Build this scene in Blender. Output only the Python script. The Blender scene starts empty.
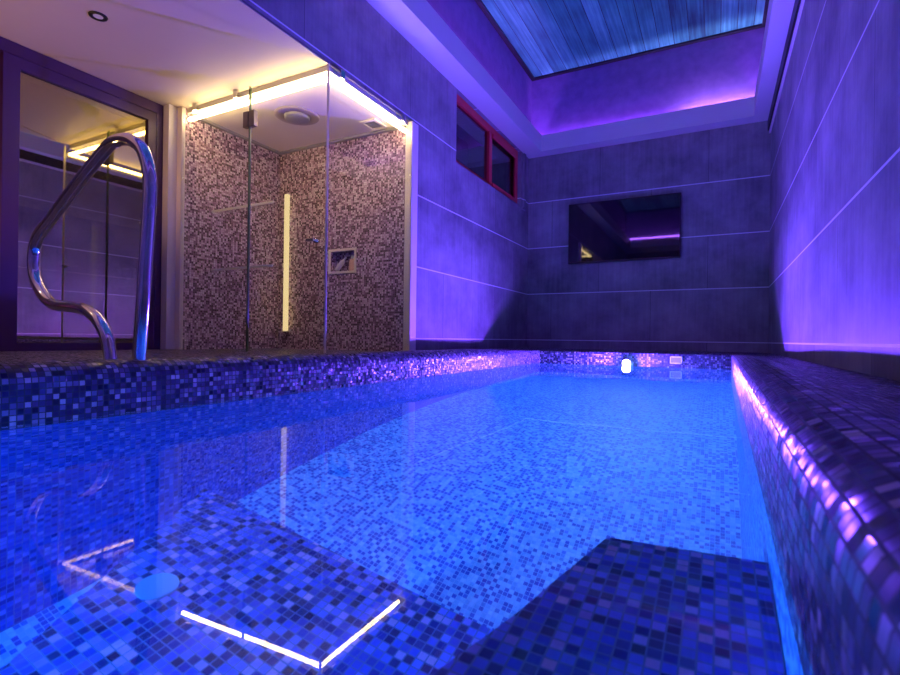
import bpy, bmesh, math, random
from mathutils import Vector, Matrix
random.seed(7)
S = bpy.context.scene
C = S.collection
PI = math.pi

# ------------------------------------------------------------------ sizes (metres, camera height = 0)
XL, XR, YB = -2.229, 0.4855, 6.416       # left wall, right wall, back wall
YF = -1.9                               # wall behind the photographer
Z0, ROW = -0.006, 0.6                    # first tile joint, tile height
ZC = 2.39                               # ceiling border
ZD = -0.112                             # deck
ZW = -0.23                              # water
PX0, PX1, PY0, PY1 = -1.545, 0.105, -1.25, 4.85   # pool
ZP = ZW - 1.2                           # pool floor
XD = -3.77                              # wall with the sliding door
ZS = 1.755                              # soffit over the alcove
SX, SY0, SY1 = -3.65, 2.49, 3.47       # shower: left wall, glass front, tiled back wall
ZSC = 1.718                             # shower ceiling
WT = 0.20
XG = XL+.026                            # plane of the right shower glass

# ------------------------------------------------------------------ node helpers
class N:
    def __init__(s, name):
        s.m = bpy.data.materials.new(name); s.m.use_nodes = True
        s.t = s.m.node_tree; s.t.nodes.clear()
        s.out = s.t.nodes.new('ShaderNodeOutputMaterial')
    def n(s, typ, **kw):
        nd = s.t.nodes.new(typ)
        for k, v in kw.items(): setattr(nd, k, v)
        return nd
    def put(s, sock, v):
        if isinstance(v, bpy.types.NodeSocket): s.t.links.new(v, sock)
        elif v is not None: sock.default_value = v
    def math(s, op, a, b=None, c=None):
        nd = s.n('ShaderNodeMath', operation=op)
        s.put(nd.inputs[0], a)
        if b is not None: s.put(nd.inputs[1], b)
        if c is not None: s.put(nd.inputs[2], c)
        return nd.outputs[0]
    def vmath(s, op, a, b=None, sc=None):
        nd = s.n('ShaderNodeVectorMath', operation=op)
        s.put(nd.inputs[0], a)
        if b is not None: s.put(nd.inputs[1], b)
        if sc is not None: s.put(nd.inputs['Scale'], sc)
        return nd.outputs[0]
    def mix(s, f, a, b):
        nd = s.n('ShaderNodeMix', data_type='RGBA')
        s.put(nd.inputs[0], f); s.put(nd.inputs[6], a); s.put(nd.inputs[7], b)
        return nd.outputs[2]
    def ramp(s, f, stops, interp='LINEAR'):
        nd = s.n('ShaderNodeValToRGB'); nd.color_ramp.interpolation = interp
        e = nd.color_ramp.elements
        while len(e) < len(stops): e.new(0.5)
        for i, (p, c) in enumerate(stops):
            e[i].position = p; e[i].color = (*c, 1)
        s.put(nd.inputs[0], f)
        return nd.outputs[0]
    def noise(s, vec, scale, detail=3, rough=.5):
        nd = s.n('ShaderNodeTexNoise'); s.put(nd.inputs['Vector'], vec)
        nd.inputs['Scale'].default_value = scale; nd.inputs['Detail'].default_value = detail
        nd.inputs['Roughness'].default_value = rough
        return nd.outputs[0]
    def uv(s): return s.n('ShaderNodeTexCoord').outputs['UV']
    def objco(s): return s.n('ShaderNodeTexCoord').outputs['Object']
    def scale(s, v, k): return s.vmath('MULTIPLY', v, k)
    def bump(s, h, strength, dist=.01):
        nd = s.n('ShaderNodeBump'); nd.inputs['Strength'].default_value = strength
        nd.inputs['Distance'].default_value = dist; s.put(nd.inputs['Height'], h)
        return nd.outputs[0]
    def bsdf(s, base=(.5,.5,.5,1), rough=.5, metal=0, normal=None, coat=0, spec=.5):
        b = s.n('ShaderNodeBsdfPrincipled')
        s.put(b.inputs['Base Color'], base); s.put(b.inputs['Roughness'], rough)
        s.put(b.inputs['Metallic'], metal); b.inputs['Coat Weight'].default_value = coat
        b.inputs['Specular IOR Level'].default_value = spec
        if normal is not None: s.put(b.inputs['Normal'], normal)
        return b.outputs[0]
    def done(s, sh):
        s.t.links.new(sh, s.out.inputs[0]); return s.m

def plain(name, col, rough=.5, metal=0, noise_amt=.08, nscale=6, bump=0, spec=.5):
    m = N(name); co = m.objco()
    nz = m.noise(co, nscale, 4)
    a = tuple(c*(1-noise_amt) for c in col)+(1,); b = tuple(min(1, c*(1+noise_amt)) for c in col)+(1,)
    base = m.mix(nz, a, b)
    nrm = m.bump(m.noise(co, nscale*25, 2), bump, .002) if bump else None
    return m.done(m.bsdf(base, rough, metal, nrm, spec=spec))

def emit(name, col, strength):
    m = N(name); e = m.n('ShaderNodeEmission')
    e.inputs[0].default_value = (*col, 1); e.inputs[1].default_value = strength
    return m.done(e.outputs[0])

def mosaic(name, ts, stops, grout, rough=.2, jitter=.08, gw=.07, rough_var=.2, streak=False):
    m = N(name); p = m.vmath('SCALE', m.uv(), sc=1/ts)
    cell = m.vmath('FLOOR', p)
    wn = m.n('ShaderNodeTexWhiteNoise', noise_dimensions='2D'); m.put(wn.inputs['Vector'], cell)
    fr = m.vmath('FRACTION', p)
    sx = m.n('ShaderNodeSeparateXYZ'); m.put(sx.inputs[0], fr)
    def edge(o): return m.math('MINIMUM', o, m.math('SUBTRACT', 1.0, o))
    d = m.math('MINIMUM', edge(sx.outputs[0]), edge(sx.outputs[1]))
    mask = m.math('GREATER_THAN', d, gw)
    col = m.ramp(wn.outputs[0], stops, 'LINEAR')
    inner = m.noise(m.vmath('MULTIPLY', p, (2.0, .7, 1)), 1.3, 2)       # cloudy glass inside one tile
    col = m.mix(m.math('MULTIPLY', inner, .35), col, (0, 0, 0, 1))
    col = m.mix(mask, (*grout, 1), col)
    geo = m.n('ShaderNodeNewGeometry')
    jit = m.vmath('SCALE', m.vmath('SUBTRACT', wn.outputs[1], (.5, .5, .5)), sc=m.math('MULTIPLY', mask, jitter*2))
    nrm = m.vmath('NORMALIZE', m.vmath('ADD', geo.outputs['Normal'], jit))
    sep = m.n('ShaderNodeSeparateColor'); m.put(sep.inputs[0], wn.outputs[1])
    r = m.math('ADD', m.math('MULTIPLY', sep.outputs[2], rough_var), rough)
    r = m.math('ADD', m.math('MULTIPLY', m.math('SUBTRACT', 1.0, mask), .5), r)
    bp = m.n('ShaderNodeBump'); bp.inputs['Strength'].default_value = .4; bp.inputs['Distance'].default_value = .0015
    m.put(bp.inputs['Height'], mask); m.put(bp.inputs['Normal'], nrm)
    return m.done(m.bsdf(col, r, 0, bp.outputs[0], spec=.35))

def stone(name):
    """large dark stoneware tiles, pale horizontal joints"""
    m = N(name); uv = m.uv(); sx = m.n('ShaderNodeSeparateXYZ'); m.put(sx.inputs[0], uv)
    u, v = sx.outputs[0], sx.outputs[1]
    vv = m.math('DIVIDE', m.math('SUBTRACT', v, Z0), ROW)
    row = m.math('FLOOR', vv)
    off = m.math('MULTIPLY', m.math('MODULO', m.math('ADD', row, 20.0), 2.0), .5)
    uu = m.math('ADD', m.math('DIVIDE', m.math('ADD', u, 1.905), 1.2), off)
    def edge(o):
        f = m.math('FRACT', o); return m.math('MINIMUM', f, m.math('SUBTRACT', 1.0, f))
    hline = m.math('LESS_THAN', edge(vv), .0055/ROW)
    vline = m.math('LESS_THAN', edge(uu), .002/1.2)
    cid = m.n('ShaderNodeCombineXYZ'); m.put(cid.inputs[0], m.math('FLOOR', uu)); m.put(cid.inputs[1], row)
    wn = m.n('ShaderNodeTexWhiteNoise', noise_dimensions='2D'); m.put(wn.inputs['Vector'], cid.outputs[0])
    n1 = m.noise(uv, 2.2, 6, .62)
    n2 = m.noise(m.vmath('MULTIPLY', uv, (30, 1.6, 1)), 1.0, 3)
    f = m.math('ADD', m.math('MULTIPLY', n1, .75), m.math('ADD', m.math('MULTIPLY', n2, .2), m.math('MULTIPLY', wn.outputs[0], .12)))
    col = m.ramp(f, [(.32, (.115, .105, .118)), (.70, (.42, .375, .38))])
    col = m.mix(vline, col, (.09, .085, .1, 1))
    col = m.mix(hline, col, (.85, .82, .85, 1))
    rough = m.math('ADD', .45, m.math('MULTIPLY', n1, .16))
    nb = m.bump(n2, .10, .004)
    return m.done(m.bsdf(col, rough, 0, nb, spec=.18))

def thin_glass(name, tint=(.96, 1, .97), refl_tint=(1, 1, 1), base=0.0, ior=1.5, rough=0.0):
    m = N(name)
    r0 = ((ior-1)/(ior+1))**2
    lw = m.n('ShaderNodeLayerWeight'); lw.inputs[0].default_value = .5
    fres = m.math('ADD', r0, m.math('MULTIPLY', 1-r0, m.math('POWER', lw.outputs['Facing'], 5.0)))
    t = m.n('ShaderNodeBsdfTransparent'); t.inputs[0].default_value = (*tint, 1)
    g = m.n('ShaderNodeBsdfGlossy'); g.inputs[0].default_value = (*refl_tint, 1); g.inputs['Roughness'].default_value = rough
    f = m.math('MINIMUM', m.math('ADD', fres, base), 1.0)
    mx = m.n('ShaderNodeMixShader'); m.put(mx.inputs[0], f); m.put(mx.inputs[1], t.outputs[0]); m.put(mx.inputs[2], g.outputs[0])
    return m.done(mx.outputs[0])

# ------------------------------------------------------------------ materials
M = {}
M['stone'] = stone('dark stoneware wall tiles')
DARK = [(0.0, (.012, .008, .04)), (.30, (.035, .02, .09)), (.52, (.09, .05, .16)), (.74, (.22, .14, .30)), (.9, (.42, .30, .42)), (1.0, (.70, .55, .62))]
M['mosaic'] = mosaic('dark plum glass mosaic', .0155, DARK, (.05, .045, .05), rough=.24, jitter=.15, gw=.085)
SHW = [(0.0, (.06, .02, .05)), (.25, (.17, .07, .14)), (.5, (.45, .25, .40)), (.72, (.80, .56, .70)), (1.0, (.97, .86, .92))]
M['shower_mosaic'] = mosaic('plum and silver glass mosaic in the shower', .0165, SHW, (.30, .25, .24), rough=.22, jitter=.10)
STEP = [(0.0, (.004, .010, .06)), (.35, (.015, .03, .22)), (.6, (.07, .12, .72)), (.85, (.20, .26, .92)), (1.0, (.80, .45, .70))]
M['step_mosaic'] = mosaic('dark blue glass mosaic of the steps', .0155, STEP, (.10, .16, .30), rough=.2, jitter=.06)
POOL = [(0.0, (.015, .07, .44)), (.38, (.03, .15, .60)), (.46, (.14, .46, .80)), (.7, (.22, .60, .88)), (1.0, (.40, .78, .95))]
M['pool_mosaic'] = mosaic('light blue glass mosaic of the pool', .0150, POOL, (.26, .52, .75), rough=.3, jitter=.05)
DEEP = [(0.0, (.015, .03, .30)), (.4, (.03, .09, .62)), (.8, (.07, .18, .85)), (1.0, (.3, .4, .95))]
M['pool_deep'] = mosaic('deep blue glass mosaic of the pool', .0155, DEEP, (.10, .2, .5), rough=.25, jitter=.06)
M['white'] = plain('off white paint', (.80, .76, .72), .55, noise_amt=.03, nscale=2)
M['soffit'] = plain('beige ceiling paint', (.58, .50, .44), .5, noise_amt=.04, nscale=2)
M['cream'] = plain('cream painted trim', (.92, .84, .70), .4, noise_amt=.04, nscale=3)
M['plaster'] = plain('rough plum wallpaper', (.22, .15, .34), .75, noise_amt=.35, nscale=9, bump=.35)
M['black'] = plain('matt black', (.012, .012, .014), .5)
M['frame_purple'] = plain('dark purple coated aluminium', (.05, .010, .09), .45)
M['red'] = plain('red lacquered aluminium', (.75, .03, .05), .35)
M['steel'] = plain('polished stainless steel', (.82, .80, .78), .09, 1, noise_amt=.05, nscale=14)
M['chrome'] = plain('chrome', (.85, .85, .85), .12, 1)
M['grey'] = plain('grey plastic', (.30, .29, .30), .4)
M['taupe'] = plain('taupe plastic', (.50, .42, .36), .4)
M['pale'] = plain('pale plastic', (.75, .78, .82), .4)
M['paleblue'] = plain('pale blue pool fitting plastic', (.22, .48, .75), .4)
M['hinge'] = plain('brushed grey metal', (.30, .27, .22), .35, 1)
M['joint_edge'] = plain('dark green glass edge', (.10, .16, .09), .25)
M['screen'] = plain('black television glass', (.004, .004, .006), .035, spec=.6)
M['bezel'] = plain('black television bezel', (.012, .012, .016), .3)
M['glass'] = thin_glass('clear shower glass', (.97, .99, .965), base=.015)
M['glass_edge'] = plain('glass edge with strip light in its colour', (.92, .90, .78), .3)  # cream holds the strip's light on the corner edges
M['door_glass'] = thin_glass('tinted reflecting door glass', (.55, .52, .34), (1, .90, .40), base=.40, rough=.006)
M['win_glass'] = thin_glass('window glass', (.55, .55, .6), base=.06)
M['towel'] = plain('white plastic bottle', (.85, .82, .78), .4)
M['pinkish'] = plain('peach plastic bottle', (.80, .50, .38), .35)

def planks():
    m = N('weathered blue boards'); uv = m.uv(); sx = m.n('ShaderNodeSeparateXYZ'); m.put(sx.inputs[0], uv)
    PW = .155
    pu = m.math('DIVIDE', sx.outputs[0], PW); cell = m.math('FLOOR', pu)
    f = m.math('FRACT', pu); d = m.math('MINIMUM', f, m.math('SUBTRACT', 1.0, f))
    gap = m.math('LESS_THAN', d, .022)
    wn = m.n('ShaderNodeTexWhiteNoise', noise_dimensions='1D'); m.put(wn.inputs['W'], cell)
    cmb = m.n('ShaderNodeCombineXYZ'); m.put(cmb.inputs[0], sx.outputs[0]); m.put(cmb.inputs[1], sx.outputs[1]); m.put(cmb.inputs[2], wn.outputs[0])
    grain = m.noise(m.vmath('MULTIPLY', cmb.outputs[0], (42, 1.1, 5)), 1.0, 5, .6)
    cloud = m.noise(m.vmath('MULTIPLY', cmb.outputs[0], (3, 1.3, 3)), 1.0, 4)
    k = m.math('ADD', m.math('MULTIPLY', grain, .5), m.math('ADD', m.math('MULTIPLY', cloud, .6), m.math('MULTIPLY', m.math('SUBTRACT', wn.outputs[0], .5), .16)))
    col = m.ramp(k, [(.36, (.012, .12, .09)), (.56, (.06, .46, .26)), (.80, (.22, .92, .55))])
    col = m.mix(gap, col, (.01, .03, .03, 1))
    return m.done(m.bsdf(col, .6))
M['planks'] = planks()

def water():
    m = N('still pool water')
    g = m.n('ShaderNodeBsdfGlass'); g.inputs['IOR'].default_value = 1.33; g.inputs['Roughness'].default_value = 0
    g.inputs['Color'].default_value = (.97, .99, 1, 1)
    co = m.objco()
    h = m.noise(co, 2.2, 2)
    m.put(g.inputs['Normal'], m.bump(h, .02, .05))
    return m.done(g.outputs[0])
M['water'] = water()

# ------------------------------------------------------------------ mesh builder
LOC = {}                                # world position of every object's origin
class MB:
    def __init__(s): s.v, s.f, s.uv, s.sm = [], [], [], []
    def face(s, pts, uvs=None, smooth=False):
        i = len(s.v); s.v += [tuple(p) for p in pts]; s.f.append(tuple(range(i, i+len(pts)))); s.uv.append(uvs); s.sm.append(smooth); return s
    def grid(s, rows, uvrows=None, smooth=True, closed_u=False):
        """rows of points -> shared-vertex quads"""
        i0 = len(s.v); nr, nc = len(rows), len(rows[0])
        for r in rows: s.v += [tuple(p) for p in r]
        for r in range(nr-1):
            for c in range(nc if closed_u else nc-1):
                c2 = (c+1) % nc
                s.f.append((i0+r*nc+c, i0+r*nc+c2, i0+(r+1)*nc+c2, i0+(r+1)*nc+c))
                s.uv.append(None if uvrows is None else [uvrows[r][c], uvrows[r][c2], uvrows[r+1][c2], uvrows[r+1][c]]); s.sm.append(smooth)
        return s
    def box(s, a, b):
        (x0, y0, z0), (x1, y1, z1) = [[min(p, q) for p, q in zip(a, b)], [max(p, q) for p, q in zip(a, b)]]
        P = [(x0,y0,z0),(x1,y0,z0),(x1,y1,z0),(x0,y1,z0),(x0,y0,z1),(x1,y0,z1),(x1,y1,z1),(x0,y1,z1)]
        i = len(s.v); s.v += P
        for q in ((0,3,2,1),(4,5,6,7),(0,1,5,4),(1,2,6,5),(2,3,7,6),(3,0,4,7)):
            s.f.append(tuple(i+k for k in q)); s.uv.append(None); s.sm.append(False)
        return s
    def tube(s, pts, r, seg=16, cap=True):
        pts = [Vector(p) for p in pts]; rows = []
        t0 = (pts[1]-pts[0]).normalized(); up = Vector((0,0,1)) if abs(t0.z) < .9 else Vector((0,1,0))
        n = (up - t0*up.dot(t0)).normalized()
        rad = r if isinstance(r, (list, tuple)) else [r]*len(pts)
        for k, p in enumerate(pts):
            t = (pts[min(k+1, len(pts)-1)]-pts[max(k-1, 0)]).normalized()
            n = (n - t*n.dot(t)).normalized(); b = t.cross(n)
            rows.append([p + (n*math.cos(2*PI*j/seg)+b*math.sin(2*PI*j/seg))*rad[k] for j in range(seg)])
        s.grid(rows, closed_u=True)
        if cap:
            s.face(list(reversed(rows[0]))); s.face(rows[-1])
        return s
    def lathe(s, prof, centre, axis='z', seg=32, cap=True):
        """prof: list of (radius, height) along axis"""
        c = Vector(centre); rows = []
        for r, h in prof:
            row = []
            for j in range(seg):
                a = 2*PI*j/seg; ca, sa = math.cos(a)*r, math.sin(a)*r
                v = {'z': (ca, sa, h), 'y': (ca, h, -sa), 'x': (h, ca, sa)}[axis]
                row.append(c+Vector(v))
            rows.append(row)
        s.grid(rows, closed_u=True)
        if cap and prof[-1][0] > 1e-4: s.face(rows[-1])
        if cap and prof[0][0] > 1e-4: s.face(list(reversed(rows[0])))
        return s
    def build(s, name, mat, parent=None, bevel=0, origin=None):
        me = bpy.data.meshes.new(name)
        o = Vector(origin) if origin else Vector((0,0,0))
        if parent is not None: o = LOC[parent.name].copy()
        me.from_pydata([tuple(Vector(p)-o) for p in s.v], [], s.f)
        uvl = me.uv_layers.new(name='UVMap')
        for poly, uvs, sm in zip(me.polygons, s.uv, s.sm):
            poly.use_smooth = sm
            n = poly.normal; ax = max(range(3), key=lambda k: abs(n[k]))
            for k, li in enumerate(poly.loop_indices):
                if uvs is not None: uvl.data[li].uv = uvs[k]
                else:
                    p = s.v[me.loops[li].vertex_index]
                    uvl.data[li].uv = ((p[1], p[2]), (p[0], p[2]), (p[0], p[1]))[ax]
        me.materials.append(mat)
        ob = bpy.data.objects.new(name, me); C.objects.link(ob)
        ob.location = o
        if parent is not None:
            ob.parent = parent; ob.location = (0, 0, 0)
        LOC[ob.name] = Vector(o)
        if bevel:
            b = ob.modifiers.new('bevel', 'BEVEL'); b.width = bevel; b.segments = 2; b.limit_method = 'ANGLE'
        return ob

def tag(o, label=None, cat=None, group=None, kind=None):
    if label: o['label'] = label
    if cat: o['category'] = cat
    if group: o['group'] = group
    if kind: o['kind'] = kind
    return o
def struct(o, label=None, cat=None): return tag(o, label, cat, None, 'structure')
def empty(name, loc, label, cat, group=None):
    o = bpy.data.objects.new(name, None); C.objects.link(o); o.location = loc; o.empty_display_size = .1
    LOC[o.name] = Vector(loc)
    return tag(o, label, cat, group)
def smooth_path(pts, n=8):
    P = [Vector(p) for p in pts]; out = []
    for i in range(len(P)-1):
        p0, p1, p2, p3 = P[max(i-1,0)], P[i], P[i+1], P[min(i+2,len(P)-1)]
        for k in range(n):
            t = k/n
            out.append(.5*((2*p1)+(-p0+p2)*t+(2*p0-5*p1+4*p2-p3)*t*t+(-p0+3*p1-3*p2+p3)*t**3))
    return out+[P[-1]]

# ================================================================== SETTING
# ---- walls
wb = MB().box((XL-WT, YB, -.4), (XR+WT, YB+WT, 3.6))
struct(wb.build('wall_back', M['stone']), 'dark tiled end wall with pale joints behind the television', 'wall')
wr = MB().box((XR, YF-WT, -.4), (XR+WT, YB, 3.6))
struct(wr.build('wall_right', M['stone']), 'dark tiled right wall glowing purple beside the pool', 'wall')
WY0, WY1, WZ = 4.315, 6.12, 1.69           # window opening
wl = MB()
wl.box((XL-WT, YF, ZS+.002), (XL, SY1, 3.6))
wl.box((XL-WT, SY1, ZS), (XL, 3.56, 3.6))
wl.box((XL-WT, 3.56, -.4), (XL, WY0, 3.6))
wl.box((XL-WT, WY0, -.4), (XL, WY1, WZ))
wl.box((XL-WT, WY0, ZC), (XL, WY1, 3.6))
wl.box((XL-WT, WY1, -.4), (XL, YB, 3.6))
struct(wl.build('wall_left', M['stone']), 'dark tiled left wall with a high window and the shower opening', 'wall')
wf = MB().box((XD-WT, YF-WT, -.4), (XR, YF, 3.6))
struct(wf.build('wall_front', M['stone']), 'tiled wall behind the camera', 'wall')
# alcove: jamb pier between door and shower, shower side wall, shower back wall (with a niche hole)
jm = MB().box((XD-.02, 2.41, ZD-.1), (SX-.055, SY0+.08, ZS))
struct(jm.build('wall_alcove', M['white']), 'beige plastered strip between the glazed door and the shower', 'wall')
sw = MB().box((SX-.06, SY0+.02, ZD-.1), (SX, SY1, ZS))
struct(sw.build('wall_shower_side', M['shower_mosaic']), 'mosaic side wall inside the shower', 'wall')
NX0, NX1, NZ0, NZ1 = -3.02, -2.76, .572, .745
sb = MB()
sb.box((SX-.06, SY1, ZD-.1), (NX0, SY1+.09, ZS)); sb.box((NX1, SY1, ZD-.1), (XL-.03, SY1+.09, ZS))
sb.box((NX0, SY1, ZD-.1), (NX1, SY1+.09, NZ0)); sb.box((NX0, SY1, NZ1), (NX1, SY1+.09, ZS))
sb.box((NX0, SY1+.075, NZ0), (NX1, SY1+.09, NZ1))
struct(sb.build('wall_shower_back', M['shower_mosaic']), 'mosaic back wall of the shower with a small niche', 'wall')
# door wall: solid pieces around the sliding door
DY0, DZ = -1.2, 1.752
dw = MB()
dw.box((XD-WT, YF, -.4), (XD, DY0, ZS)); dw.box((XD-WT, 2.412, -.4), (XD-.021, SY1+.2, ZS))
struct(dw.build('wall_door_side', M['white']), 'white wall holding the glazed sliding door', 'wall')

# ---- cream posts
t1 = MB().box((SX-.055, SY0-.012, ZD), (SX, SY0+.02, ZS-.003))
struct(t1.build('trim_1', M['cream'], bevel=.003), 'cream vertical post left of the shower glass', 'trim')
t2 = MB().box((XL-.05, SY1+.005, ZD), (XL+.034, SY1+.10, ZS-.004))
struct(t2.build('trim_2', M['cream'], bevel=.003), 'cream vertical post right of the shower glass', 'trim')
# ---- soffit over alcove: two boards meeting in a skew joint
def soffit_piece(poly, z0, z1, mb):
    top = [(x, y, z1) for x, y in poly]; bot = [(x, y, z0) for x, y in poly]
    mb.face(list(reversed(bot))); mb.face(top)
    for i in range(len(poly)):
        j = (i+1) % len(poly); mb.face([bot[i], bot[j], top[j], top[i]])
kx = -2.22+(-2.524+2.22)/(1.678-2.475)*(YF-2.475)
A = (-2.22, 2.475); B = (kx, YF)
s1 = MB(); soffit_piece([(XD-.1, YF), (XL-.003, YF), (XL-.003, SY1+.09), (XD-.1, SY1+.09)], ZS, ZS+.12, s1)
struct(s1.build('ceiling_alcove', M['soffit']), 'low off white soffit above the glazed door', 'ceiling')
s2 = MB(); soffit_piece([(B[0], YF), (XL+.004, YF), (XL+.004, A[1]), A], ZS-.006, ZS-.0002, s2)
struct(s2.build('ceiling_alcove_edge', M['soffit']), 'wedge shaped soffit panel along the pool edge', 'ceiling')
# ---- ceiling border with trough, well walls and boards
LX0, LX1, LY1, LY0, LT = -2.005, .322, 6.235, -1.0, 2.595
def ring(mb, x0, x1, y0, y1, X0, X1, Y0, Y1, z0, z1):
    mb.box((X0, Y0, z0), (x0, Y1, z1)); mb.box((x1, Y0, z0), (X1, Y1, z1))
    mb.box((x0, y1, z0), (x1, Y1, z1)); mb.box((x0, Y0, z0), (x1, y0, z1))
ce = MB()
ring(ce, LX0, LX1, LY0, LY1, XL, XR, YF, YB, ZC, ZC+.03)
ring(ce, LX0, LX1, LY0, LY1, LX0-.025, LX1+.025, LY0-.025, LY1+.025, ZC+.031, LT)
struct(ce.build('ceiling', M['white']), 'white ceiling border with upstand hiding the purple light strips', 'ceiling')
WX0, WX1, WY_0, WY_1, ZT = -2.17, .435, -1.3, 6.33, 3.36
we = MB(); ring(we, WX0, WX1, WY_0, WY_1, XL, XR, YF, YB, ZC+.04, ZT)
struct(we.build('ceiling_well', M['plaster']), 'purple textured upstand walls of the roof light', 'ceiling')
bd = MB().box((WX0+.05, WY_0+.05, ZT+.02), (WX1-.05, WY_1-.05, ZT+.06))
struct(bd.build('ceiling_boards', M['planks']), 'weathered blue boards closing the roof light', 'ceiling')
bt = MB(); ring(bt, WX0+.05, WX1-.05, WY_0+.05, WY_1-.05, XL, XR, YF, YB, ZT, ZT+.07)
bt.box((XL, YF, ZT+.07), (XR, YB, ZT+.1))
struct(bt.build('trim_4', M['black']), 'black shadow gap around the blue boards', 'trim')
# black strip as painted gap shade, and pale rail along the top of the right wall
g1 = MB().box((XR-.030, YF, 2.275), (XR, YB-.002, ZC-.001))
struct(g1.build('trim_5', M['black']), 'black strip painted for the shaded gap between ceiling border and right wall', 'trim')
g2 = MB().box((XR-.016, YF, 2.245), (XR, YB-.004, 2.2745))
struct(g2.build('trim_6', M['white']), 'thin pale rail at the top of the right wall', 'trim')

# ---- window with red frame
wi = empty('window_1', (XL-.12, (WY0+WY1)/2, WZ), None, None); struct(wi, 'high red framed window in the left wall', 'window')
wx0, wx1 = XL-.10, XL-.045
fr = MB(); fw = .055
fr.box((wx0, WY0, ZC-.075), (wx1, WY1-.005, ZC)); fr.box((wx0, WY0, WZ), (wx1, WY1-.005, WZ+fw))
fr.box((wx0, WY0, WZ+fw), (wx1, WY0+fw, ZC-.075)); fr.box((wx0, WY1-.075, WZ+fw), (wx1, WY1-.005, ZC-.075))
fr.box((wx0, 5.20, WZ+fw), (wx1+.006, 5.275, ZC-.075))
fr.build('window_frame', M['red'], wi)
sh = MB()
sh.box((wx1, 5.29, ZC-.12), (wx1+.012, WY1-.06, ZC-.076)); sh.box((wx1, WY1-.12, WZ+.03), (wx1+.012, WY1-.076, ZC-.12))
sh.box((wx1, 5.29, WZ+.03), (wx1+.012, WY1-.12, WZ+.075))
sh.build('sash', M['red'], wi)
for a, b in ((WY0+fw, 5.20), (5.275, WY1-.075)):
    MB().box((wx0+.02, a, WZ+fw), (wx0+.03, b, ZC-.075)).build('pane', M['win_glass'], wi)
bk = MB().box((XL-.9, WY0-.2, WZ-.3), (XL-.85, WY1+.2, ZC+.3))
struct(bk.build('wall_light_shaft', M['stone']), 'dim wall outside the high window', 'wall')
# slim pale trim in the corner beside the window
ct = MB().box((XL, WY1+.08, WZ-.02), (XL+.018, WY1+.14, ZC-.002)); ct.box((XL, WY1+.03, WZ-.03), (XL+.02, WY1+.14, WZ+.0))
struct(ct.build('trim_7', M['stone']), 'slim corner strip beside the red window', 'trim')

# ---- sliding glass door
d1 = empty('door_1', (XD, .5, ZD), None, None); struct(d1, 'dark purple framed sliding glass door beside the shower', 'door')
f = MB(); DE = 2.408
f.box((XD-.10, DY0, DZ-.075), (XD, DE, DZ)); f.box((XD-.10, DE-.05, ZD), (XD, DE, DZ-.075)); f.box((XD-.10, DY0, ZD), (XD, DY0+.06, DZ-.075))
f.box((XD-.10, DY0+.06, ZD-.02), (XD, DE-.05, ZD+.02))
f.build('door_frame', M['frame_purple'], d1)
def sash(y0, y1, x, name, glass):
    s = MB(); w = .06
    s.box((x-.045, y0, ZD+.02), (x, y0+.085, 1.675)); s.box((x-.045, y1-w, ZD+.02), (x, y1, 1.675))
    s.box((x-.045, y0+.085, 1.605), (x, y1-w, 1.675)); s.box((x-.045, y0+.085, ZD+.02), (x, y1-w, ZD+.05))
    so = s.build('sash', M['frame_purple'], d1)
    MB().box((x-.028, y0+.085, ZD+.05), (x-.020, y1-w, 1.605)).build('pane', glass, so)
sash(1.425, DE-.051, XD-.004, 'sash', M['door_glass'])
sash(.05, 1.44, XD-.052, 'sash', M['win_glass'])
sash(DY0+.06, .10, XD-.004, 'sash', M['win_glass'])
# the dark room beyond the door
nr = MB(); NRX = -5.6
nr.box((NRX-.1, YF-.1, ZD-.02), (NRX, 5.0, 2.3)); nr.box((NRX, 4.9, ZD-.02), (XD-WT, 5.0, 2.3)); nr.box((NRX, YF-.1, ZD-.02), (XD-.11, YF, 2.3))
struct(nr.build('wall_next_room', M['cream']), 'cream walls of the room beyond the sliding door', 'wall')
nr = MB().box((NRX-.1, YF-.1, 2.3), (XD-.10, 5.0, 2.4)); struct(nr.build('ceiling_next_room', M['white']), 'ceiling of the room beyond the sliding door', 'ceiling')
nr = MB().box((NRX-.1, YF-.1, ZD-.12), (XD-.101, 5.0, ZD-.02)); struct(nr.build('floor_next_room', M['stone']), 'dark floor of the room beyond the sliding door', 'floor')
nr = MB().box((NRX+.0005, 2.05, ZD-.0195), (NRX+.04, 3.6, 1.14)); struct(nr.build('wall_dark_panel', M['stone']), 'dark tiled wall panel in the room beyond the sliding door', 'wall')
# ---- deck, coping, basin, water
PXN = .045                               # right pool edge at the near end (the edge is not quite square)
dk = MB()
ZB = ZD-.25
RX = .215                                   # rounding of the coping
cx0, cx1, cxn, cy0, cy1 = PX0-RX, PX1+RX, PXN+RX, PY0-RX, PY1+RX
def deck_rect(x0, y0, x1, y1): dk.face([(x0,y0,ZD),(x1,y0,ZD),(x1,y1,ZD),(x0,y1,ZD)])
deck_rect(XD-.1, YF, cx0, SY1+.1); deck_rect(XL-.1, SY1+.1, cx0, YB)
dk.face([(cxn,cy0,ZD),(XR,cy0,ZD),(XR,cy1,ZD),(cx1,cy1,ZD)])
deck_rect(cx0, cy1, XR, YB); deck_rect(cx0, YF, XR, cy0)
struct(dk.build('floor', M['mosaic']), 'dark mosaic deck around the pool', 'floor')
cp = MB()
prof = [(.215, ZD), (.19, -.1085), (.16, -.0985), (.13, -.087), (.10, -.0785), (.08, -.0765), (.06, -.0775), (.04, -.082), (.022, -.091), (.010, -.102), (.003, -.116), (0, -.135)]
arc = [0]
for k in range(1, len(prof)): arc.append(arc[-1]+math.dist(prof[k-1], prof[k]))
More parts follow.
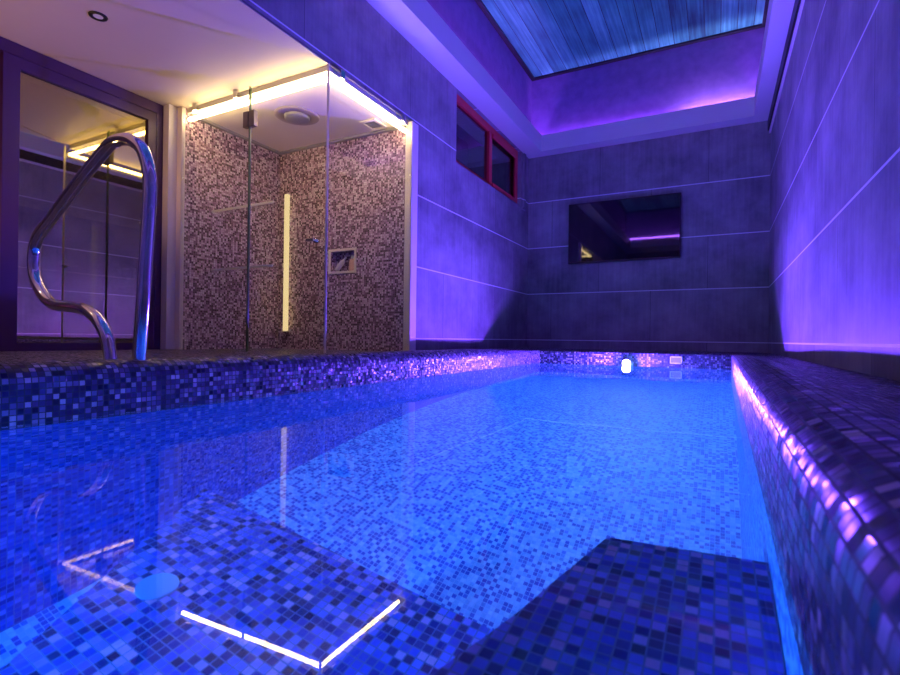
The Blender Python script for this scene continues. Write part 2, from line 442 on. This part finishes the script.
prof.append((0, ZW-.06)); arc.append(arc[-1]+abs(ZW-.06+.135))
for side in range(4):
    rows, uvs = [], []
    for (o, z), s_ in zip(prof, arc):
        x0, x1, xn, y0, y1 = PX0-o, PX1+o, PXN+o, PY0-o, PY1+o
        e = {0: ((x0,y0),(x0,y1)), 1: ((x0,y1),(x1,y1)), 2: ((x1,y1),(xn,y0)), 3: ((xn,y0),(x0,y0))}[side]
        nn = 24
        row = []
        for k in range(nn+1):
            t = k/nn; x, y = e[0][0]+(e[1][0]-e[0][0])*t, e[0][1]+(e[1][1]-e[0][1])*t
            w_ = min(1, max(0, (y-3.2)/1.6)); w_ = w_*w_*(3-2*w_)
            row.append((x, y, z if z < ZD else ZD+(z-ZD)*(1-.72*w_)))      # the rim is flatter towards the far end
        rows.append(row)
        uvs.append([((p[1] if side in (0, 2) else p[0]), s_+.003) for p in rows[-1]])
    cp.grid(rows, uvs)
struct(cp.build('trim_8', M['mosaic']), 'rounded dark mosaic coping around the pool edge', 'coping')
zt = ZW-.06
def quad(name, mat, lab, *p): struct(MB().face(p).build(name, mat), lab, 'pool')
quad('pool_floor', M['pool_mosaic'], 'light blue mosaic pool floor under water', (PX0,PY0,ZP),(PXN,PY0,ZP),(PX1,PY1,ZP),(PX0,PY1,ZP))
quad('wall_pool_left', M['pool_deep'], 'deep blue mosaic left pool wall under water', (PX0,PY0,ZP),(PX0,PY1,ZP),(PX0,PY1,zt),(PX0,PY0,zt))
quad('wall_pool_right', M['pool_mosaic'], 'light blue mosaic right pool wall under water', (PX1,PY1,ZP),(PXN,PY0,ZP),(PXN,PY0,zt),(PX1,PY1,zt))
quad('wall_pool_back', M['pool_mosaic'], 'light blue mosaic far pool wall under water', (PX0,PY1,ZP),(PX1,PY1,ZP),(PX1,PY1,zt),(PX0,PY1,zt))
quad('wall_pool_front', M['pool_mosaic'], 'light blue mosaic near pool wall under water', (PXN,PY0,ZP),(PX0,PY0,ZP),(PX0,PY0,zt),(PXN,PY0,zt))
def prism(mb, poly, z0, z1):
    n = len(poly)
    mb.face([(x, y, z1) for x, y in poly])
    for i in range(n):
        j = (i+1) % n
        mb.face([(poly[i][0],poly[i][1],z0),(poly[j][0],poly[j][1],z0),(poly[j][0],poly[j][1],z1),(poly[i][0],poly[i][1],z1)])
def px1(y): return PXN+(PX1-PXN)*(y-PY0)/(PY1-PY0)
ps = MB()
prism(ps, [(px1(.815)-.001, .815), (-.145, .80), (-.205, .56), (-.29, .3), (-.45, PY0+.001), (PXN-.001, PY0+.001)][::-1], ZP, ZW-.19)
struct(ps.build('pool_step', M['step_mosaic'], bevel=.006), 'upper dark blue mosaic step under water beside the right wall', 'step')
ps = MB()
prism(ps, [(-.147, .76), (-1.10, .82), (-.87, .36), (-.55, -.27), (-.48, PY0+.001), (-.452, PY0+.001), (-.292, .3), (-.207, .56)], ZP, ZW-.5)
struct(ps.build('pool_step', M['step_mosaic'], bevel=.006), 'lower dark blue mosaic step under water at the near left', 'step')
wa = MB().face([(PX0-.0005,PY0-.0005,ZW),(PXN+.0005,PY0-.0005,ZW),(PX1+.0005,PY1+.0005,ZW),(PX0-.0005,PY1+.0005,ZW)])
struct(wa.build('water', M['water']), 'still clear water filling the pool', 'water')

# ---- shower ceiling
sc = MB().box((SX, SY0+.0505, ZSC), (XG-.0455, SY1, ZS-.002))
struct(sc.build('ceiling_shower', M['cream']), 'off white lowered ceiling of the shower', 'ceiling')
sg = MB().box((SX, SY1-.03, ZSC-.018), (XG-.046, SY1, ZSC-.0002)); sg.box((SX, SY0+.051, ZSC-.018), (SX+.03, SY1-.03, ZSC-.0002))
struct(sg.build('trim_9', M['grey']), 'grey shadow gap where the shower ceiling meets the mosaic', 'trim')

# ================================================================== THINGS
WARM = (1.0, .70, .32)
M['strip_warm'] = emit('warm white light strip', (1.0, .70, .34), 30)
M['bar_warm'] = emit('warm glowing shower bar', (1.0, .72, .36), .85)
M['strip_violet'] = emit('violet light strip', (.31, .09, 1.0), 80)
M['strip_violet_hi'] = emit('bright violet light strip', (.46, .24, 1.0), 260)

# ---- shower glass
GT = .010
def pane_box(mb, a, b): mb.box(a, b)
ss = empty('shower_screen', ((SX-2.921)/2, SY0, ZD), 'narrow fixed clear glass panel at the left of the shower front', 'shower screen')
MB().box((SX+.002, SY0, ZD+.001), (-2.924, SY0+GT, ZS-.003)).build('glass_panel', M['glass'], ss)
MB().box((-2.927, SY0-.001, ZD+.001), (-2.9235, SY0+GT+.001, ZS-.003)).build('glass_edge', M['joint_edge'], ss)
def clip(mb, x, y, ax):
    if ax == 'x': mb.box((x-.02, y-.008, ZS-.055), (x+.02, y+GT+.008, ZS-.001))
    else: mb.box((x-GT-.0004, y-.02, ZS-.055), (x+.008, y+.02, ZS-.001))
b = MB(); clip(b, -3.518, SY0, 'x'); b.build('clip', M['chrome'], ss, bevel=.002)
b = MB(); clip(b, -3.068, SY0, 'x'); b.build('clip', M['chrome'], ss, bevel=.002)
hg = MB(); hg.box((-2.975, SY0-.012, 1.465), (-2.927, SY0+GT+.012, 1.575)); 
hg.build('hinge', M['hinge'], ss, bevel=.002)
sd = empty('shower_door', (-2.6, SY0, ZD), 'hinged clear glass shower door with a small chrome knob', 'shower door')
hg = MB(); hg.box((-2.9175, SY0-.012, 1.465), (-2.865, SY0+GT+.012, 1.575)); hg.build('hinge', M['hinge'], sd, bevel=.002)
MB().box((-2.915, SY0, ZD+.006), (-2.2165, SY0+GT, ZS-.012)).build('glass_panel', M['glass'], sd)
MB().box((-2.918, SY0-.001, ZD+.006), (-2.9145, SY0+GT+.001, ZS-.012)).build('glass_edge', M['joint_edge'], sd)
MB().box((-2.217, SY0-.001, ZD+.006), (-2.2135, SY0+GT+.001, ZS-.012)).build('glass_edge', M['glass_edge'], sd)
kb = MB().lathe([(.006, -.045), (.006, -.022), (.014, -.02), (.014, 0)], (-2.284, SY0, .614), 'y', 16)
kb.box((-2.335, SY0-.052, .607), (-2.272, SY0-.042, .623)); kb.build('knob', M['chrome'], sd)

rs = empty('shower_screen', (XL-.005, (SY0+SY1)/2, ZD), 'wide fixed clear glass panel on the right side of the shower', 'shower screen')
MB().box((XG-GT, SY0+.004, ZD+.001), (XG, SY1+.004, ZS-.014)).build('glass_panel', M['glass'], rs)
MB().box((XG-.0005-GT, SY0+.0005, ZD+.001), (XG+.0005, SY0+.004, ZS-.014)).build('glass_edge', M['glass_edge'], rs)
for yy in (2.62, 3.35):
    b = MB(); clip(b, XG, yy, 'y'); b.build('clip', M['chrome'], rs, bevel=.002)

# ---- light strips of the shower
tag(MB().box((SX+.02, SY0+.027, 1.654), (XG-.028, SY0+.048, 1.676)).build('light_strip', M['strip_warm']), 'warm light strip along the front edge of the shower ceiling', 'light strip', 'shower light strips')
tag(MB().box((XG-.049, SY0+.050, 1.654), (XG-.028, SY1-.02, 1.676)).build('light_strip', M['strip_warm']), 'warm light strip along the right edge of the shower ceiling', 'light strip', 'shower light strips')
# carrier profiles (part of the shower ceiling)
cpf = MB().box((SX+.001, SY0+.0325, ZSC-.0005), (XG-.033, SY0+.0499, ZS-.003)); cpf.box((XG-.045, SY0+.05, ZSC-.0005), (XG-.0325, SY1-.001, ZS-.003))
struct(cpf.build('trim_10', M['white']), 'white profile carrying the shower light strips', 'trim')
# ---- vertical glowing bar in the shower corner
lb = empty('shower_bar', (-3.51, SY1-.03, .04), 'tall glowing vertical shower bar in the back corner of the shower', 'shower bar')
MB().tube([(-3.51, SY1-.045, .05), (-3.51, SY1-.045, 1.30)], .024, 14).build('tube', M['bar_warm'], lb)
for z in (.06, .655):
    MB().box((-3.56, SY1-.05, z-.018), (-3.495, SY1, z+.018)).build('bracket', M['cream'], lb, bevel=.003)
# ---- thin added bars standing in for bright lines
for z, nm in ((.522, 'lower thin bar added as a bright line in the shower'), (.998, 'upper thin bar added as a bright line in the shower')):
    sf = empty('added_bar', (SX, 2.8, z), nm, 'added_bar', 'bars added as bright lines in the shower')
    MB().box((SX+.004, 2.751, z), (-2.955, 2.84, z+.010)).build('bar_panel', M['glass'], sf)
    MB().box((SX+.004, 2.744, z-.001), (-2.955, 2.7505, z+.016)).build('bar_edge', M['white'], sf)
# ---- rain shower head
rh = empty('rain_shower', (-2.915, 2.935, ZSC), 'round dark rain shower head set in the shower ceiling', 'shower head')
MB().lathe([(.170, 0), (.168, -.005), (.160, -.008), (.100, -.008), (.098, 0)], (-2.915, 2.935, ZSC-.0005), 'z', 40, False).build('ring', M['taupe'], rh)
MB().lathe([(.094, -.0), (.094, -.024), (.086, -.030), (.0001, -.031)], (-2.915, 2.935, ZSC-.0005), 'z', 40).build('spray_disc', M['grey'], rh)
# ---- vent
ve = empty('ceiling_vent', (-2.465, 3.315, ZSC), 'small square vent in the right part of the shower ceiling', 'vent')
fr = MB(); ring(fr, -2.515, -2.415, 3.255, 3.375, -2.54, -2.39, 3.23, 3.40, ZSC-.014, ZSC-.0005); fr.build('frame', M['cream'], ve, bevel=.003)
v = MB()
for k in range(5): v.box((-2.515, 3.26+k*.024, ZSC-.010), (-2.415, 3.274+k*.024, ZSC-.0005))
v.build('grille', M['grey'], ve)
# ---- niche frame and bottles
nf = MB(); W_ = .022
nf.box((NX0-W_, SY1-.010, NZ0-W_), (NX1+W_, SY1-.0002, NZ0)); nf.box((NX0-W_, SY1-.010, NZ1), (NX1+W_, SY1-.0002, NZ1+W_))
nf.box((NX0-W_, SY1-.010, NZ0), (NX0, SY1-.0002, NZ1)); nf.box((NX1, SY1-.010, NZ0), (NX1+W_, SY1-.0002, NZ1))
struct(nf.build('trim_11', M['cream'], bevel=.002), 'cream frame of the small shower niche', 'trim')
def bottle(x, y, label, mat, h, r, lean):
    e = empty('bottle', (x, y, NZ0), label, 'bottle')
    d = Vector((math.sin(lean), 0, math.cos(lean))); p = Vector((x, y, NZ0+r*abs(math.sin(lean))+.001))
    pts = [p+d*h*t for t in (0, .03, .1, .6, .72, .8)]
    MB().tube(pts, [r*.85, r, r, r, r*.8, r*.4], 16).build('body', mat, e)
    MB().tube([p+d*h*.8, p+d*h*.98, p+d*h], [r*.42, r*.42, r*.36], 12).build('cap', M['pale'], e)
bottle(-2.985, SY1+.035, 'white bottle leaning at the left inside the shower niche', M['towel'], .15, .022, .75)
bottle(-2.81, SY1+.037, 'peach coloured bottle standing at the right inside the shower niche', M['pinkish'], .135, .03, 0.0)

# ---- grab rail
HK = .75; HY = 1.284*HK; ZCP = -.0772
rp = [(-2.153,ZD),(-2.142,.02),(-2.131,.144),(-2.109,.394),(-2.095,.56),(-2.100,.67),(-2.14,.765),(-2.20,.815),(-2.275,.843),(-2.373,.843),(-2.482,.793),(-2.671,.687),(-2.875,.562),(-3.007,.480),(-3.046,.392),(-3.034,.291),(-2.96,.199),(-2.854,.142),(-2.7,.126),(-2.572,.110),(-2.464,.062),(-2.391,-.018),(-2.362,ZD)]
hp = [(x*HK, HY, z*HK) for x, z in rp]
hp[0] = (hp[0][0], HY, ZCP-.004); hp[-1] = (hp[-1][0]+.006, HY, ZD+.0005)
tag(MB().tube(smooth_path(hp, 6), .0200, 20).build('handrail', M['steel'], origin=(hp[0][0], HY, ZD)), 'polished steel looped pool handrail standing on the left pool edge', 'handrail')
# ---- downlight in the soffit
dl = empty('ceiling_downlight', (-3.043, 1.565, ZS), 'small dark ringed downlight in the low soffit', 'downlight')
MB().lathe([(.024, -.004), (.034, -.009), (.044, -.006), (.046, 0)], (-3.043, 1.565, ZS-.0003), 'z', 28, False).build('ring', M['black'], dl)
MB().lathe([(.024, -.0035), (.0001, -.004)], (-3.043, 1.565, ZS-.0003), 'z', 24).build('lens', M['pale'], dl)

# ---- television
TX0, TX1, TZ0, TZ1 = -1.677, -.383, .953, 1.705
tv = empty('television', ((TX0+TX1)/2, YB, TZ0), 'black flat screen television hanging on the tiled end wall', 'television')
MB().box((TX0, YB-.055, TZ0), (TX1, YB-.02, TZ1)).build('casing', M['bezel'], tv, bevel=.004)
MB().box((TX0+.012, YB-.0575, TZ0+.022), (TX1-.012, YB-.0545, TZ1-.012)).build('screen', M['screen'], tv)
MB().box((TX0+.4, YB-.02, TZ0+.2), (TX1-.4, YB-.0008, TZ1-.2)).build('wall_bracket', M['black'], tv)

# ---- cove light strips
tag(MB().box((LX0-.06, LY1+.035, ZC+.075), (-.38, LY1+.055, ZC+.090)).build('light_strip', M['strip_violet']), 'violet light strip hidden behind the ceiling border at the end wall, left part', 'light strip', 'ceiling light strips')
tag(MB().box((-.36, LY1+.035, ZC+.11), (LX1+.02, LY1+.055, ZC+.125)).build('light_strip', M['strip_violet_hi']), 'bright violet light strip behind the ceiling border in the right end corner', 'light strip', 'ceiling light strips')
tag(MB().box((LX0-.10, LY0, ZC+.06), (LX0-.08, LY1, ZC+.07)).build('light_strip', M['strip_violet']), 'violet light strip hidden behind the left ceiling border', 'light strip', 'ceiling light strips')
tag(MB().box((LX1+.055, LY0, ZC+.10), (LX1+.07, LY1, ZC+.115)).build('light_strip', M['strip_violet']), 'violet light strip hidden behind the right ceiling border', 'light strip', 'ceiling light strips')

tag(MB().box((LX0-.04, LY0-.075, ZC+.222), (LX1+.04, LY0-.060, ZC+.240)).build('light_strip', M['strip_violet']), 'violet light strip behind the ceiling border at the near end', 'light strip', 'ceiling light strips')

# ---- pool fittings
def pool_light(loc, facing, label, mat, r=.045, ax='y', neck=.014):
    e = empty('pool_light', loc, label, 'pool light', 'pool lights')
    x, y, z = loc; s = facing
    rim = [(r+.014, 0), (r+.014, s*.008), (r+.003, s*.012), (r+.002, s*neck)]
    ln = [(r*math.cos(a), s*(neck+r*.9*math.sin(a))) for a in (0, .25, .5, .8, 1.1, 1.35)]+[(.0001, s*(neck+r*.9))]
    MB().lathe(rim, loc, ax, 32).build('rim', M['pale'], e)
    MB().lathe(ln, loc, ax, 32).build('lens', mat, e)
M['lamp_violet'] = emit('violet pool lamp lens', (.14, .048, 1.0), 17500)
M['fill_mid'] = emit('violet blue lens of an added pool lamp', (.13, .37, 1.0), 29000)
M['fill_blue'] = emit('blue lens of an added pool lamp', (.015, .20, 1.0), 4600)
pool_light((-.717, PY1-.001, -.208), -1, 'shining pool light at the waterline of the far pool wall', M['lamp_violet'], .032, 'y', .10)
pool_light((-.717, PY1-.0005, -.262), -1, 'violet blue second lens added under the far pool light, below the water surface', M['fill_mid'], .026)  # lower lens added to the one far lamp, lights the pool floor
pool_light((PX0+.001, .05, -.33), 1, 'added blue fill lamp under water in the left pool wall, out of view', M['fill_blue'], .035, 'x')  # added lamp out of view, brightens pool and steps

wi_ = empty('pool_inlet', (-.318, PY1, -.165), 'pale framed rectangular overflow grille in the far pool edge', 'overflow grille')
fr = MB(); x0, x1, z0, z1 = -.367, -.269, -.198, -.133
yf = PY1-.006
fr.box((x0, yf, z0), (x1, PY1+.02, z0+.010)); fr.box((x0, yf, z1-.010), (x1, PY1+.02, z1)); fr.box((x0, yf, z0), (x0+.010, PY1+.02, z1)); fr.box((x1-.010, yf, z0), (x1, PY1+.02, z1))
fr.build('frame', M['pale'], wi_)
MB().box((x0+.010, PY1-.003, z0+.010), (x1-.010, PY1+.02, z1-.010)).build('grille', M['grey'], wi_)
tag(MB().lathe([(.026, 0), (.026, -.006), (.020, -.010), (.010, -.010), (.009, -.004), (.0001, -.004)], (.012, PY1-.0003, -.275), 'y', 20).build('pool_nozzle', M['pale'], origin=(.012, PY1, -.275)), 'small pale nozzle at the waterline in the right end of the far pool wall', 'pool fitting')
dp = empty('pool_nozzle', (-.853, .545, ZW-.5), 'round pale blue fitting set in the lower pool step', 'pool fitting')
MB().lathe([(.034, 0), (.034, .0012), (.032, .002), (.0001, .0024)], (-.853, .545, ZW-.4995), 'z', 32).build('cover', M['paleblue'], dp)

# ================================================================== LIGHT
def area(name, loc, size, energy, col, rot=(0,0,0), size_y=None):
    l = bpy.data.lights.new(name, 'AREA'); l.energy = energy; l.color = col; l.size = size
    if size_y: l.shape = 'RECTANGLE'; l.size_y = size_y
    o = bpy.data.objects.new(name, l); C.objects.link(o); o.location = loc; o.rotation_euler = rot; return o
def spot(name, loc, energy, col, angle=110, blend=.6, rad=.03):
    l = bpy.data.lights.new(name, 'SPOT'); l.energy = energy; l.color = col; l.spot_size = math.radians(angle); l.spot_blend = blend; l.shadow_soft_size = rad
    o = bpy.data.objects.new(name, l); C.objects.link(o); o.location = loc; return o
spot('added_warm_spot', (-4.7, 1.2, 2.25), 25, (1, .74, .40))  # unseen spot added to light the room beyond the door
spot('added_warm_spot', (-3.10, -.2, ZS-.02), 14, (1, .72, .42))  # unseen warm fill added under the soffit, nearer the camera

spot('added_warm_fill', (-3.3, .3, .05), 58, (1, .54, .22), 156, .35, .08)     # unseen warm fill added left of the frame to warm the soffit
bpy.context.scene.objects['added_warm_fill'].rotation_euler = (PI, 0, 0)
w = bpy.data.worlds.new('night'); S.world = w; w.use_nodes = True
w.node_tree.nodes['Background'].inputs[0].default_value = (.02, .03, .08, 1)
w.node_tree.nodes['Background'].inputs[1].default_value = .3

# ================================================================== CAMERA
f, yaw, pitch, roll = 508.08, .4843, .0016, .0126
F = Vector((-math.sin(yaw)*math.cos(pitch), math.cos(yaw)*math.cos(pitch), math.sin(pitch)))
R = Vector((math.cos(yaw), math.sin(yaw), 0)); U = R.cross(F)
R, U = R*math.cos(roll)+U*math.sin(roll), U*math.cos(roll)-R*math.sin(roll)
cd = bpy.data.cameras.new('camera'); cd.sensor_width = 36; cd.lens = f/900*36; cd.clip_start = .01; cd.clip_end = 60
cam = bpy.data.objects.new('camera', cd); C.objects.link(cam)
mt = Matrix.Identity(4)
for i in range(3): mt[i][0], mt[i][1], mt[i][2] = R[i], U[i], -F[i]
cam.matrix_world = mt
cd.dof.use_dof = True; cd.dof.focus_distance = 3.2; cd.dof.aperture_fstop = 8
S.camera = cam

S.view_settings.view_transform = 'Standard'; S.view_settings.look = 'None'
S.view_settings.exposure = 0.22; S.view_settings.gamma = 1
cy = S.cycles
cy.use_denoising = True
try: cy.denoiser = 'OPENIMAGEDENOISE'
except Exception: pass
cy.max_bounces = 10; cy.diffuse_bounces = 5; cy.glossy_bounces = 5; cy.transmission_bounces = 8; cy.transparent_max_bounces = 16
cy.sample_clamp_indirect = 4; cy.sample_clamp_direct = 0
cy.caustics_reflective = False; cy.caustics_refractive = True
